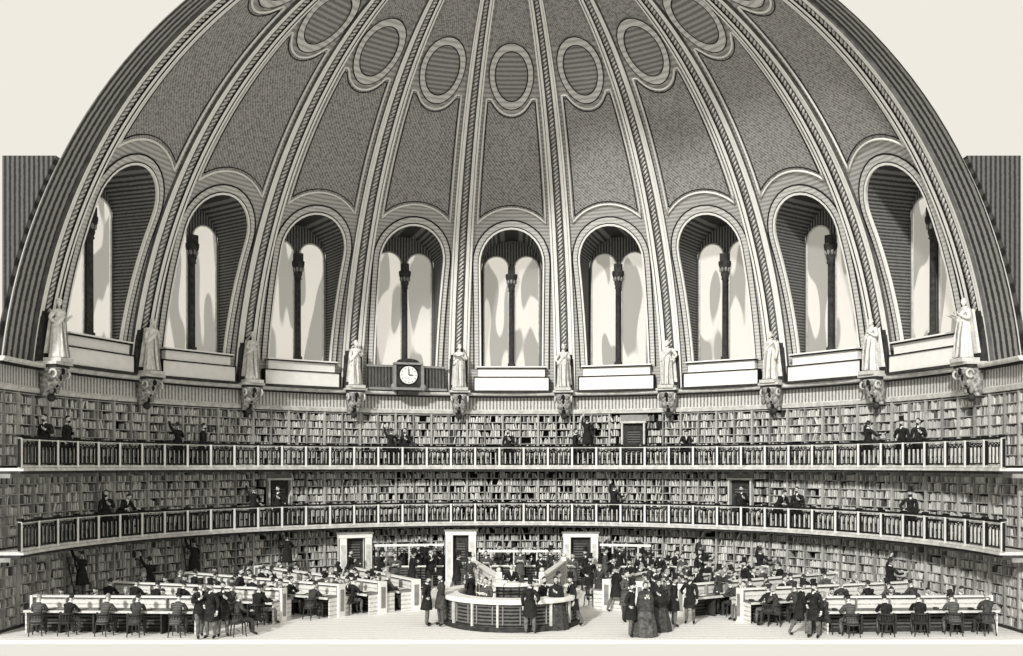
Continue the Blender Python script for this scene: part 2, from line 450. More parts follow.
DOORS = {0: [], 1: [(-39, 1.1), (38.5, 1.1)], 2: [(20.5, 1.1)]}
tiers = [(0.12, 2.52), (2.85, 5.3), (5.6, 8.1)]
NSH = 7
for ti, (z0, z1) in enumerate(tiers):
    mb = MB(); h = (z1-z0)/NSH
    def free(t_a, t_b):
        for c, w in DOORS[ti]:
            hwd = math.degrees(w/2/R)+.2
            if t_a < c+hwd and t_b > c-hwd: return False
        return True
    nseg = 61; dt = 2*TH/nseg
    for s_ in range(nseg):
        ta = -TH+s_*dt; tb = ta+dt
        if not free(ta, tb): continue
        for i in range(NSH+1):
            z = z0+i*h
            mb.ring([(R+.03, z-.03), (R+.5, z-.03), (R+.5, z), (R+.03, z)], ta, tb, 2, M_SHELF)
    for s_ in range(nseg+1):
        ta = -TH+s_*dt
        if not free(ta-.01, ta+.01): continue
        lbox(mb, ta, 0, R+.24, (z0+z1)/2, (.06 if s_ % 2 else .09, .5, z1-z0+.05), M_SHELF if s_ % 2 == 0 else M_MID)
    if ti == 0: mb.ring([(R-.02, 0), (R+.5, 0), (R+.5, .1), (R-.02, .1)], -TH, TH, 100, M_DARK)
    mb.obj('bookcase')
    vs = []; fs = []; tones = []
    for i in range(NSH):
        zb_ = z0+i*h; t_ = -TH+.1
        while t_ < TH-.2:
            wd = random.uniform(.05, .12); dg = math.degrees(wd/R)
            if random.random() < .06: t_ += dg*random.uniform(.8, 2.8); continue
            fr = ((t_+TH) % dt)
            if fr < .25: t_ += .25-fr+.02; continue
            if free(t_, t_+dg):
                hh = random.uniform(.58, .9)*h; rr = R+.05+random.uniform(0, .06)
                lean = random.uniform(-.5, .5)*dg*2.2 if random.random() < .25 else 0
                ta, tb = t_+dg*.15, t_+dg*.85
                o = len(vs)
                for rr_ in (rr, R+.33):
                    vs += [P(ta, rr_, zb_), P(tb, rr_, zb_), P(tb+lean, rr_, zb_+hh), P(ta+lean, rr_, zb_+hh)]
                fs += [(o, o+1, o+2, o+3), (o+3, o+2, o+6, o+7), (o, o+3, o+7, o+4), (o+1, o+5, o+6, o+2)]
                q = random.random(); tone = random.uniform(.40, .78) if q < .74 else (random.uniform(.18, .36) if q < .93 else random.uniform(.05, .14))
                tones += [tone]*16
            t_ += dg
    me = bpy.data.meshes.new('books'); me.from_pydata([tuple(p) for p in vs], [], fs); me.materials.append(M_BOOK)
    ca = me.color_attributes.new('tone', 'FLOAT_COLOR', 'CORNER')
    buf = []
    for q in tones: buf += [q*WARM[0], q*WARM[1], q*WARM[2], 1]
    ca.data.foreach_set('color', buf)
    put('books', me)
    for c, w in DOORS[ti]:
        mb = MB(); zf = ZG[ti]
        lbox(mb, c, 0, R+.25, zf+1.05, (w-.1, .08, 2.1), M_DARK)
        for s_ in (-1, 1): lbox(mb, c, s_*w/2, R+.1, zf+1.1, (.08, .3, 2.25), M_STONE)
        lbox(mb, c, 0, R+.1, zf+2.2, (w+.2, .32, .10), M_STONE)
        lbox(mb, c, 0, R+.3, zf+2.42, (w+.3, .3, .32), M_MID)
        for zz in (.6, 1.5): lbox(mb, c, 0, R+.2, zf+zz, (w-.45, .04, .6), M_COUNTER)
        mb.ell(loc(c, .32, R+.16, zf+1.05), (.04, .04, .04), M_STONE, 6, 5)
        mb.obj('door_%d' % (ti*2+(1 if c < 0 else 2)))

RG = 16.05
for gi in (1, 2):
    z = ZG[gi]; mb = MB()
    mb.ring([(R+.6, z-.1), (RG-.1, z-.1), (RG-.1, z), (R+.6, z)], -TH, TH, 120, M_STONE)
    mb.ring([(R+.0, z-.2), (RG, z-.2), (RG, z-.1), (R+.0, z-.1)], -TH, TH, 120, M_DARK)  # dark band painted in as the shadow beneath the pale fascia
    n = 60
    for i in range(n+1):
        th = -TH+2*TH*i/n
        lbox(mb, th, 0, R-.35, z-.26, (.1, .6, .14), M_MID)
    mb.obj('gallery_floor')
    mb = MB()
    for zz, hh, mt, wd in ((1.0, .07, M_INK, .12), (.94, .04, M_STONE, .08), (.84, .03, M_INK, .05), (.15, .04, M_INK, .06), (.05, .08, M_STONE, .10)):
        mb.ring([(RG-wd/2, z+zz-hh/2), (RG+wd/2, z+zz-hh/2), (RG+wd/2, z+zz+hh/2), (RG-wd/2, z+zz+hh/2)], -TH, TH, 120, mt)
    npan = 43
    for i in range(npan+1):
        th = -TH+2*TH*i/npan
        lbox(mb, th, 0, RG, z+.5, (.09, .12, .98), M_WHITE)
        for s_ in (-1, 1): lbox(mb, th, s_*.08, RG, z+.5, (.05, .08, .94), M_INK)
        lbox(mb, th, 0, RG, z+1.06, (.22, .16, .07), M_INK)
        if i < npan:
            npp = 5; stp = 2*TH/npan/npp; hwm = RG*rad(stp)/2
            for j in range(npp):
                tt = th+stp*(j+.5)
                if j: lbox(mb, th+stp*j, 0, RG, z+.42, (.05, .05, .56), M_INK); lbox(mb, th+stp*j, .05, RG+.01, z+.42, (.05, .04, .56), M_STONE)
                mb.tube([loc(tt, -hwm*math.cos(q*PI/6), RG, z+.68+.13*math.sin(q*PI/6)) for q in range(7)], .022, M_INK, 4)
    mb.obj('gallery_railing')

# ------------------------------------------------------------ people
def skin_body(verts, edges, radii):
    me = bpy.data.meshes.new('tmp'); me.from_pydata([tuple(v) for v in verts], edges, [])
    ob = bpy.data.objects.new('tmp', me); sc.collection.objects.link(ob)
    md = ob.modifiers.new('s', 'SKIN'); md.branch_smoothing = 0.6; md.use_smooth_shade = True
    sv = me.skin_vertices[0].data
    for i, r in enumerate(radii):
        sv[i].radius = r; sv[i].use_root = (i == 0)
    m2 = ob.modifiers.new('u', 'SUBSURF'); m2.levels = 1; m2.render_levels = 1
    dg = bpy.context.evaluated_depsgraph_get(); dg.update()
    em = bpy.data.meshes.new_from_object(ob.evaluated_get(dg))
    V = [v.co.copy() for v in em.vertices]; F = [list(p.vertices) for p in em.polygons]
    bpy.data.objects.remove(ob); bpy.data.meshes.remove(me); bpy.data.meshes.remove(em)
    return V, F
def hand(mb, w, d, side, mat, palm_n, curl=0.5):
    d = d.normalized(); n = palm_n-d*palm_n.dot(d); n.normalize(); s_ = d.cross(n).normalized()*side
    mb.tube([w-d*.01, w+d*.03, w+d*.07, w+d*.095], [.024, .034, .038, .03], mat, 6)
    for i, ln in enumerate((.068, .08, .074, .058)):
        off = s_*(.030-.02*i); p = w+d*.085+off; a = 0; pts = [p]
        for q in range(3):
            a += curl*0.55; p = p+(d*math.cos(a)+n*math.sin(a))*ln/3*(1.1-.1*q)*1.1; pts.append(p)
        mb.tube(pts, [.0095, .009, .008, .006], mat, 5)
    p = w+d*.03+s_*.03
    mb.tube([p, p+(d*.6+s_*.6+n*.2)*.035, p+(d*.85+s_*.55+n*.4)*.06, p+(d+s_*.45+n*.5)*.075], [.012, .011, .009, .007], mat, 5)
def head(mb, c, pitch, yaw, skin, hair, hat=None, beard=False, long=False):
    Rm = Matrix.Rotation(yaw, 3, 'Z') @ Matrix.Rotation(-pitch, 3, 'X')
    c = Vector(c)
    def T(p): return Rm @ Vector(p)+c
    nu, nv = 16, 12; rows = []
    for i in range(nv+1):
        a = -PI/2+PI*i/nv; row = []
        for j in range(nu):
            u = 2*PI*j/nu; x = .076*math.cos(a)*math.cos(u); y = .096*math.cos(a)*math.sin(u); z = .118*math.sin(a)
            if z < 0: x *= 1+z*2.2; y = y*(1+z*1.2)+(-z)*.12
            f = math.sin(u)
            if f > .95 and -.05 < z < .02: y += .016*(1 if z < 0 else .5)
            if f > .5 and abs(z-.012) < .02 and .3 < abs(math.cos(u)) < .8: y -= .006
            row.append(T((x, y, z)))
        rows.append(row)
    mb.grid(rows, skin, True, True)
    mb.ell(T((0, .104, -.018)), (.011, .018, .022), skin, 6, 5, Rm)
    dk = M_HAIR if skin is M_SKIN else M_MID
    for s_ in (-1, 1):
        mb.ell(T((s_*.03, .086, .010)), (.012, .006, .006), dk, 6, 4, Rm)
        mb.box(T((s_*.03, .089, .028)), (.03, .006, .006), dk, Rm)
        mb.ell(T((s_*.078, .0, -.005)), (.01, .02, .03), skin, 6, 5, Rm)
    mb.box(T((0, .098, -.058)), (.038, .006, .006), dk, Rm)
    if beard: mb.ell(T((0, .072, -.09)), (.052, .045, .05), hair, 8, 6, Rm)
    rows = []
    for i in range(7):
        row = []
        for j in range(16):
            u = 2*PI*j/16; lim = -.35+1.0*max(0, math.sin(u))**.6-(.35 if long and math.sin(u) < .3 else 0)
            a = PI/2-(PI/2-lim)*i/6
            row.append(T((.083*math.cos(a)*math.cos(u), .103*math.cos(a)*math.sin(u)-.006, .126*math.sin(a))))
        rows.append(row)
    mb.grid(rows, hair, True, True)
    if long: mb.ell(T((0, -.1, -.02)), (.05, .05, .05), hair, 8, 6, Rm)
    if hat == 'top':
        rows = [[T((r*.92*math.cos(2*PI*j/16), r*1.1*math.sin(2*PI*j/16), z)) for j in range(16)] for r, z in ((.085, .06), (.135, .065), (.137, .075), (.090, .08), (.085, .15), (.094, .24), (.0, .242))]
        mb.grid(rows, M_COAT, False, True)
    if hat == 'bonnet':
        rows = []
        for i in range(8):
            a = i/7
            row = []
            for j in range(13):
                u = PI*(-.15+1.3*j/12)
                rr = .07+.06*a
                row.append(T((rr*math.cos(u), -.11+.24*a, rr*math.sin(u)+.01)))
            rows.append(row)
        mb.grid(rows, M_STONE, True); mb.ell(T((0, -.1, .01)), (.075, .05, .085), M_STONE, 8, 6, Rm)
def figure(name, kind='man', pose='stand', coat=None, trou=None, hat=None, beard=False, arms='down', yaw=0, seed=0, allmat=None, hair=None):
    rnd = random.Random(seed)
    coat = coat or M_COAT; trou = trou or M_TROU
    skin, hair, shoe, linen = M_SKIN, hair or M_HAIR, M_SHOE, M_LINEN
    if allmat: skin = hair = shoe = linen = coat = trou = allmat
    mb = MB()
    V3 = Vector
    if pose == 'sit':
        J = dict(pel=V3((0, 0, .57)), wai=V3((0, .03, .72)), che=V3((0, .09, .90)), ct=V3((0, .14, 1.0)), nb=V3((0, .16, 1.08)), nk=V3((0, .19, 1.15)), hd=V3((0, .23, 1.25)))
        leg = lambda s_: [V3((s_*.10, .04, .53)), V3((s_*.14, .44, .52)), V3((s_*.13, .42, .10)), V3((s_*.14, .57, .045))]
        pitch = .45
    elif pose == 'situp':
        J = dict(pel=V3((0, 0, .57)), wai=V3((0, -.02, .74)), che=V3((0, -.02, .94)), ct=V3((0, 0, 1.05)), nb=V3((0, .01, 1.13)), nk=V3((0, .03, 1.20)), hd=V3((0, .05, 1.31)))
        leg = lambda s_: [V3((s_*.10, .04, .53)), V3((s_*.14, .44, .52)), V3((s_*.13, .46, .10)), V3((s_*.14, .61, .045))]
        pitch = .1
    elif pose == 'walk':
        J = dict(pel=V3((0, 0, .92)), wai=V3((0, .01, 1.06)), che=V3((0, .03, 1.26)), ct=V3((0, .04, 1.38)), nb=V3((0, .05, 1.46)), nk=V3((0, .07, 1.53)), hd=V3((0, .09, 1.64)))
        leg = lambda s_: [V3((s_*.10, 0, .88)), V3((s_*.11, s_*.17+.03, .49)), V3((s_*.11, s_*.27-.06, .10)), V3((s_*.12, s_*.27+.09, .045))]
        pitch = .05
    elif pose == 'lean':
        J = dict(pel=V3((0, 0, .92)), wai=V3((0, .05, 1.05)), che=V3((0, .16, 1.20)), ct=V3((0, .24, 1.29)), nb=V3((0, .28, 1.35)), nk=V3((0, .32, 1.41)), hd=V3((0, .38, 1.50)))
        leg = lambda s_: [V3((s_*.10, -.02, .88)), V3((s_*.12, 0, .49)), V3((s_*.12, -.04, .10)), V3((s_*.13, .11, .045))]
        pitch = .5
    else:
        sw = .015
        J = dict(pel=V3((sw, 0, .93)), wai=V3((0, .01, 1.07)), che=V3((-sw, 0, 1.27)), ct=V3((-sw, 0, 1.38)), nb=V3((0, 0, 1.46)), nk=V3((0, .015, 1.53)), hd=V3((0, .03, 1.645)))
        leg = lambda s_: [V3((s_*.10+sw, 0, .89)), V3((s_*.12, .04 if s_ > 0 else 0, .50)), V3((s_*.13, 0 if s_ > 0 else -.03, .10)), V3((s_*.15, .15 if s_ > 0 else .12, .045))]
        pitch = .08
    ct = J['ct']; fem = kind in ('woman',)
    shw = .155 if fem else .175
    def arm(s_):
        sh = ct+V3((s_*shw, 0, .01))
        mode = arms if not isinstance(arms, tuple) else arms[0 if s_ < 0 else 1]
        if mode == 'down': e = sh+V3((s_*.06, -.03, -.29)); w = e+V3((s_*.0, .07, -.25))
        elif mode == 'book': e = sh+V3((s_*.05, .04, -.28)); w = e+V3((-s_*.10, .21, .08))
        elif mode == 'desk': e = sh+V3((s_*.06, .15, -.21)); w = V3((s_*.11, e.y+.22, .82))
        elif mode == 'up': e = sh+V3((s_*.05, .16, .20)); w = e+V3((-s_*.02, .10, .23))
        elif mode == 'hip': e = sh+V3((s_*.17, -.06, -.24)); w = e+V3((-s_*.12, .11, -.14))
        elif mode == 'chest': e = sh+V3((s_*.08, .04, -.27)); w = e+V3((-s_*.19, .14, .13))
        elif mode == 'out': e = sh+V3((s_*.17, .10, -.20)); w = e+V3((s_*.10, .18, .06))
        elif mode == 'rail': e = sh+V3((s_*.10, .08, -.26)); w = e+V3((-s_*.02, .22, .02))
        elif mode == 'chin': e = V3((s_*.17, ct.y+.22, .83)); w = V3((s_*.05, ct.y+.13, ct.z+.03))
        return sh, e, w, mode
    verts = [J['pel'], J['wai'], J['che'], J['ct'], J['nb'], J['nk']]
    f_ = .82 if fem else 1
    radii = [(.175*f_, .135), (.165*f_*(.85 if fem else 1), .13), (.195*f_, .15), (.165*f_, .12), (.075, .07), (.06, .062)]
    edges = [(0, 1), (1, 2), (2, 3), (3, 4), (4, 5)]; lab = []
    seg = [(J['pel'], J['nb'], coat, .14), (J['nb'], J['nk'], linen, .055)]
    A = {}
    for s_ in (-1, 1):
        sh, e, w, mode = arm(s_); A[s_] = (e, w, mode)
        i = len(verts); verts += [sh, (sh+e)/2, e, (e+w)/2, w]; radii += [(.080, .080), (.070, .070), (.058, .058), (.052, .052), (.036, .036)]
        edges += [(3, i), (i, i+1), (i+1, i+2), (i+2, i+3), (i+3, i+4)]
        seg += [(sh, e, coat, .06), (e, w, coat, .045)]
        h, kn, an, toe = leg(s_)
        i = len(verts); verts += [h, (h+kn)/2, kn, (kn*.6+an*.4), an, toe]; radii += [(.105, .105), (.09, .093), (.068, .07), (.064, .066), (.048, .05), (.048, .042)]
        edges += [(0, i), (i, i+1), (i+1, i+2), (i+2, i+3), (i+3, i+4), (i+4, i+5)]
        seg += [(h, kn, trou, .09), (kn, an, trou, .06), (an, toe, shoe, .045)]
    Vv, Ff = skin_body(verts, edges, radii)
    groups = {}
    for fc in Ff:
        c = sum((Vv[i] for i in fc), V3((0, 0, 0)))/len(fc); best = None; bd = 9
        for a_, b_, mt, rr in seg:
            ab = b_-a_; t_ = max(0, min(1, (c-a_).dot(ab)/ab.length_squared)); dd = (c-a_-ab*t_).length/rr
            if dd < bd: bd = dd; best = mt
        groups.setdefault(best, []).append(fc)
    o = len(mb.v); mb.v += Vv
    for mt, fl in groups.items():
        k = mb.mi(mt)
        for fc in fl: mb.f.append([i+o for i in fc]); mb.m.append(k); mb.sm.append(True)
    for s_ in (-1, 1):
        e, w, mode = A[s_]; d = (w-e).normalized()
        pn = V3((0, 0, -1)) if mode in ('desk', 'rail') else V3((-s_, 0, 0))
        if mode in ('book', 'out', 'chest'): pn = V3((0, 0, 1))
        if mode == 'up': pn = V3((0, 1, 0))
        if mode == 'desk': d = V3((-s_*.3, 1, -.05))
        hand(mb, w, d, s_, skin, pn, .35 if mode in ('desk',) else .7)
        mb.tube([w-d*.035, w+d*.0], [.038, .036], linen, 6)
    head(mb, J['hd'], pitch, yaw, skin, hair, hat, beard, fem or kind == 'goddess')
    def loft(rings, mat, n=20, pleat=0, np_=9, ph=0):
        rows = []
        for ri, (cx, cy, z, rx, ry) in enumerate(rings):
            t_ = ri/(len(rings)-1)
            rows.append([V3((cx+rx*(1+pleat*t_*math.cos(np_*2*PI*j/n+ph))*math.cos(2*PI*j/n), cy+ry*(1+pleat*t_*math.cos(np_*2*PI*j/n+ph))*math.sin(2*PI*j/n), z)) for j in range(n)])
        mb.grid(rows, mat, True, True)
    if kind == 'man':
        if pose in ('stand', 'walk', 'lean'):
            loft([(0, J['wai'].y*.8, 1.10, .150, .122), (0, .005, .98, .185, .15), (0, 0, .80, .215, .185), (0, -.02, .58, .235, .215)], coat, 20, .04, 5)
        else:
            loft([(0, J['wai'].y, .75, .150, .125), (0, 0, .62, .19, .16), (0, -.06, .50, .21, .17), (0, -.10, .40, .20, .13)], coat, 16)
        n_ = (J['nb']-J['che']).normalized(); fw = V3((0, n_.z, -n_.y))
        b0 = J['che']+fw*.135; b1 = J['nb']+fw*.068
        mb.add([b0, b1+V3((-.045, 0, 0)), b1+V3((.045, 0, 0))], [(0, 1, 2)], linen)
        mb.tube([J['nb']+V3((0, 0, .005)), J['nk']-V3((0, 0, .02))], [.07, .06], linen, 10)
        for s_ in (-1, 1): mb.tube([b0+fw*.004, b1+V3((s_*.055, 0, 0))], [.012, .018], coat, 5)
    elif kind == 'woman':
        loft([(0, 0, 1.12, .125, .11), (0, 0, 1.0, .18, .16), (0, -.01, .8, .27, .26), (0, -.03, .45, .36, .37), (0, -.04, .02, .43, .45)], trou, 40, .05, 10)
        loft([(0, 0, 1.47, .075, .07), (0, 0, 1.42, .20, .11), (0, 0, 1.25, .255, .19), (0, -.02, 1.02, .28, .24), (0, -.05, .82, .28, .30)], coat, 28, .05, 7)
    else:
        ph = rnd.uniform(0, 6)
        loft([(0, 0, 1.18, .150, .125), (0, 0, 1.0, .185, .155), (.01, 0, .7, .20, .185), (.01, .01, .35, .225, .215), (.01, .02, .02, .27, .25)], coat, 54, .085, 9, ph)
        pts = [(-.20, -.05, 1.42), (-.12, .10, 1.36), (.04, .16, 1.18), (.20, .10, .98), (.24, -.04, .92)]
        mb.tube(pts, [.05, .06, .065, .06, .05], coat, 8)
        rows = []
        for i in range(9):
            z = 1.42-.16*i; rows.append([V3(((-.23+.46*j/10)*(1+.04*i), -.13-.02*i-.025*math.cos(j*2.2), z)) for j in range(11)])
        mb.grid(rows, coat, True)
        for q in range(4):
            x = -.14+.09*q; mb.tube([(x, .16, 1.05), (x+.03, .20, .7), (x+.02, .23, .35), (x, .26, .03)], [.012, .022, .026, .03], coat if q % 2 else M_MID, 5)
        mb.box((0, 0, -.06), (.62, .56, .12), M_STONE)
    for s_ in (-1, 1):
        e, w, mode = A[s_]
        if mode == 'book' and (s_ > 0 or kind == 'man'):
            c = V3((0 if kind == 'man' else w.x, w.y+.09, w.z+.03))
            if s_ > 0:
                for q in (-1, 1): mb.box(c+V3((q*.075, 0, .01)), (.15, .2, .02), M_PAPER if not allmat else allmat, Matrix.Rotation(-q*.25, 3, 'Y') @ Matrix.Rotation(.4, 3, 'X'))
    return mb.mesh(name)

GH = plain('grey_hair', .3, .4, 30)
F = {}
F['gent_a'] = figure('gentleman', 'man', 'stand', hat='top', arms=('down', 'hip'), beard=True, seed=1)
F['gent_b'] = figure('gentleman', 'man', 'stand', M_COAT2, M_DARK, hat=None, arms='book', seed=2)
F['gent_c'] = figure('gentleman', 'man', 'walk', M_COAT, M_TROU, hat='top', arms=('down', 'chest'), seed=3)
F['gent_d'] = figure('gentleman', 'man', 'stand', M_COAT3, M_COAT2, hat='top', arms=('out', 'down'), yaw=.5, seed=4)
F['gent_e'] = figure('gentleman', 'man', 'stand', M_COAT, M_TROU, arms=('chest', 'down'), beard=True, yaw=-.4, seed=5)
F['lean'] = figure('attendant', 'man', 'lean', M_COAT, M_TROU, arms='rail', seed=6)
F['reach'] = figure('attendant', 'man', 'stand', M_COAT, M_TROU, arms=('up', 'out'), seed=7)
F['lady_a'] = figure('lady', 'woman', 'stand', M_COAT3, M_SILK, hat='bonnet', arms='chest', seed=8)
F['lady_b'] = figure('lady', 'woman', 'stand', M_COAT, M_COAT3, hat='bonnet', arms=('chest', 'down'), yaw=.4, seed=9)
F['sit_a'] = figure('seated_reader', 'man', 'sit', M_COAT, M_TROU, arms='desk', seed=10)
F['sit_b'] = figure('seated_reader', 'man', 'sit', M_COAT2, M_DARK, arms='desk', beard=True, yaw=.3, seed=11, hair=GH)
F['sit_c'] = figure('seated_reader', 'man', 'sit', M_COAT3, M_DARK, arms=('desk', 'chin'), yaw=-.3, seed=12)
F['sit_d'] = figure('seated_reader', 'man', 'situp', M_COAT, M_TROU, arms='desk', yaw=.2, seed=13)
F['sit_e'] = figure('seated_reader', 'man', 'sit', M_COAT2, M_TROU, hat='top', arms='desk', yaw=.1, seed=14)
F['sit_f'] = figure('seated_reader', 'man', 'situp', M_COAT3, M_DARK, arms=('chin', 'desk'), yaw=-.5, beard=True, seed=15, hair=GH)
ST = [figure('statue', 'god', 'stand', allmat=M_STATUE, arms=a_, beard=b_, seed=20+i, yaw=y_) for i, (a_, b_, y_) in enumerate(
    [(('chest', 'down'), True, .3), (('book', 'hip'), False, -.3), (('down', 'chest'), True, 0), (('chest', 'book'), False, .4), (('hip', 'down'), True, -.4)])]
def person(key, x, y, z=0, face=0, s_=1.0, name=None):
    nm = name or {'gent': 'gentleman', 'lean': 'attendant', 'reac': 'attendant', 'lady': 'lady', 'sit_': 'seated_reader'}[key[:4]]
    return put(nm, F[key], (x, y, z), -rad(face), s_)

mbc = MB()
mbc.box((0, 0, -.05), (1.0, .8, .1), M_STONE); mbc.box((0, .02, -.15), (.86, .68, .1), M_DARK)
rows = []
for i in range(15):
    t_ = i/14; z = -.2-1.0*t_; hw_ = .36-.12*t_; fr = -.34+.50*t_**1.5+.05*math.sin(t_*9)
    rows.append([Vector((-hw_, .36, z)), Vector((-hw_, fr+.04, z)), Vector((-hw_*.5, fr, z)), Vector((hw_*.5, fr, z)), Vector((hw_, fr+.04, z)), Vector((hw_, .36, z))])
mbc.grid(rows, M_CORBEL, True, True, True)
for s_ in (-1, 1):
    mbc.tube([(s_*.40, -.2+.14*math.cos(q), -.42+.14*math.sin(q)) for q in [i*.7 for i in range(9)]], .045, M_STONE, 5)
    for i in range(4): mbc.ell((s_*.17, -.30+.10*i, -.35-.22*i), (.10, .07, .12), M_MID, 6, 5)
for i in range(4): mbc.ell((0, -.33+.12*i, -.33-.22*i), (.09, .07, .13), M_INK, 6, 5)
mbc.ell((0, .12, -1.25), (.16, .14, .16), M_DARK, 8, 6)
corb = mbc.mesh('statue_corbel')
for k in range(-5, 5):
    th = 9+k*18
    put('statue_corbel', corb, P(th, 16.5, 9.26), -rad(th))
    o = put('statue', ST[(k*3+1) % 5], P(th, 16.35, 9.26+.14), -rad(th)+PI, 1.22)

mbch = MB()
for x in (-.19, .19):
    for y in (-.18, .2):
        mbch.tube([(x*1.1, y*1.1, 0), (x*.9, y*.9, .44)], [.018, .024], M_DARK, 6)
rows = [[Vector((.235*math.cos(2*PI*j/20)*(1+.1*abs(math.sin(4*PI*j/20))), .235*math.sin(2*PI*j/20)*1.0, z)) for j in range(20)] for z in (.43, .47)]
mbch.grid(rows, M_DARK, False, True, True)
arc = [(.25*math.cos(q), .03-.24*math.sin(q), .74) for q in [PI*i/12 for i in range(13)]]
mbch.tube(arc, .032, M_DARK, 6)
mbch.tube([(.25, .03, .74), (.24, .06, .46)], .018, M_DARK, 5); mbch.tube([(-.25, .03, .74), (-.24, .06, .46)], .018, M_DARK, 5)
for i in range(1, 8):
    q = PI*i/8; mbch.tube([(.24*math.cos(q), .03-.23*math.sin(q), .73), (.21*math.cos(q), .02-.20*math.sin(q), .46)], .012, M_DARK, 5)
mbch.box((0, 0, .18), (.36, .02, .02), M_DARK)
CH = mbch.mesh('reading_chair')
books = MB()
def desk(th, r0, r1, occ=.8):
    ln = r1-r0; c = P(th, (r0+r1)/2, 0); ang = -rad(th)
    mb = MB(); HT = 1.14
    mb.box((0, 0, .38), (.10, ln, .70), M_COUNTER); mb.box((0, 0, .92), (.10, ln, .40), M_DESKW)
    mb.box((0, 0, HT+.02), (.26, ln+.06, .05), M_WHITE); mb.box((0, 0, HT-.02), (.22, ln, .03), M_INK)
    mb.box((0, 0, .06), (.3, ln, .12), M_DARK)
    n = max(1, int(ln/1.0))
    for s_ in (-1, 1):
        mb.box((s_*.38, 0, .755), (.66, ln, .045), M_DTOP, Matrix.Rotation(s_*.03, 3, 'Y'))
        mb.box((s_*.72, 0, .74), (.03, ln, .08), M_STONE)
        for i in range(n+1):
            y = -ln/2+.03+(ln-.06)*i/n
            mb.box((s_*.36, y, .37), (.5, .05, .72), M_DARK if 0 < i < n else M_DESKW)
            mb.box((s_*.12, y, .95), (.14, .03, .36), M_MID)
    for s_ in (-1, 1):
        mb.box((0, s_*(ln/2+.03), .6), (.36, .08, 1.2), M_WHITE); mb.box((0, s_*(ln/2+.075), .6), (.2, .02, .8), M_MID)
    o = put('reading_desk', mb.mesh('reading_desk'), c, ang)
    Mx = Matrix.Translation(c) @ Matrix.Rotation(ang, 4, 'Z')
    for s_ in (-1, 1):
        for i in range(n):
            y = -ln/2+ln*(i+.5)/n+random.uniform(-.1, .1)
            fa = th-90*s_+random.uniform(-12, 12)
            if random.random() < .97:
                pc = Mx @ Vector((s_*(1.02+random.uniform(-.03, .08)), y, 0)); put('reading_chair', CH, pc, -rad(fa))
                if random.random() < occ:
                    key = random.choice(['sit_a', 'sit_b', 'sit_c', 'sit_e', 'sit_d', 'sit_f', 'sit_c', 'sit_a'])
                    person(key, pc.x, pc.y, 0, fa, random.uniform(.97, 1.06))
            if random.random() < .85:
                books.X = Mx @ Matrix.Translation((s_*.42, y, .80)) @ Matrix.Rotation(-s_*PI/2+random.uniform(-.3, .3), 4, 'Z')
                for q in (-1, 1): books.box((q*.11, 0, .015), (.21, .28, .02), M_PAPER, Matrix.Rotation(-q*.08, 3, 'Y'))
                books.box((.33, .1, .02), (.12, .18, .06), M_DARK)
for sg in (-1, 1):
    desk(sg*87, 10.4, 16.2, occ=1.0)
    desk(sg*72, 8.6, 15.8, occ=.95)
    desk(sg*58.5, 7.4, 15.6, occ=.95)
    desk(sg*46, 6.8, 15.4, occ=.92)
    desk(sg*34, 6.6, 12.6, occ=.9)
books.obj('open_books')

CY = 2.7
mb = MB()
nn = 32
def cr(prof, mat, n=nn, smooth=False): mb.lathe(prof, (0, CY, 0), mat, n, smooth, False)
cr([(2.45, 0), (2.45, .14), (2.38, .16)], M_DARK); cr([(2.36, .14), (2.36, .98)], M_COUNTER)
cr([(2.36, .92), (2.52, .94), (2.54, 1.0), (2.54, 1.10), (1.92, 1.10), (1.92, 1.0), (1.96, .98), (1.96, 0)], M_WHITE)
for i in range(16):
    q = 2*PI*(i+.5)/16; c_ = Vector((2.39*math.cos(q), CY+2.39*math.sin(q), .55)); Rz = Matrix.Rotation(q, 3, 'Z')
    mb.box(c_, (.08, .07, .78), M_STONE, Rz)
    q = 2*PI*(i)/16; c_ = Vector((2.36*math.cos(q), CY+2.36*math.sin(q), .55)); Rz = Matrix.Rotation(q, 3, 'Z')
    for dy in (-.29, .29): mb.box(c_+Rz @ Vector((0, dy, 0)), (.05, .03, .62), M_MID, Rz)
mb.obj('catalogue_counter')
mb = MB()
cr([(1.5, .0), (1.5, .2), (1.38, .2), (1.38, .42), (1.26, .42), (1.26, .62), (0, .62)], M_STONE, 20)
for i in range(14):
    q = 2*PI*i/14
    p_ = Vector((1.2*math.cos(q), CY+1.2*math.sin(q), .62)); mb.tube([p_, p_+Vector((0, 0, .8))], .03, M_INK, 5)
    mb.ell(p_+Vector((0, 0, .86)), (.055, .055, .055), M_STONE, 6, 4)
for zz in (.3, .78):
    mb.tube([(1.2*math.cos(2*PI*i/28), CY+1.2*math.sin(2*PI*i/28), .62+zz) for i in range(29)], .03, M_WHITE if zz > .5 else M_INK, 5)
mb.box((0, CY-.3, 1.0), (1.1, .5, .76), M_COUNTER); mb.box((0, CY-.3, 1.4), (1.3, .62, .06), M_WHITE)
mb.box((-.3, CY-.3, 1.47), (.26, .3, .06), M_PAPER); mb.box((.35, CY-.25, 1.5), (.2, .24, .14), M_DARK)
mb.obj('superintendent_platform')
person('sit_d', 0, CY+.45, .62, 180); put('reading_chair', CH, (0, CY+.45, .62), PI)

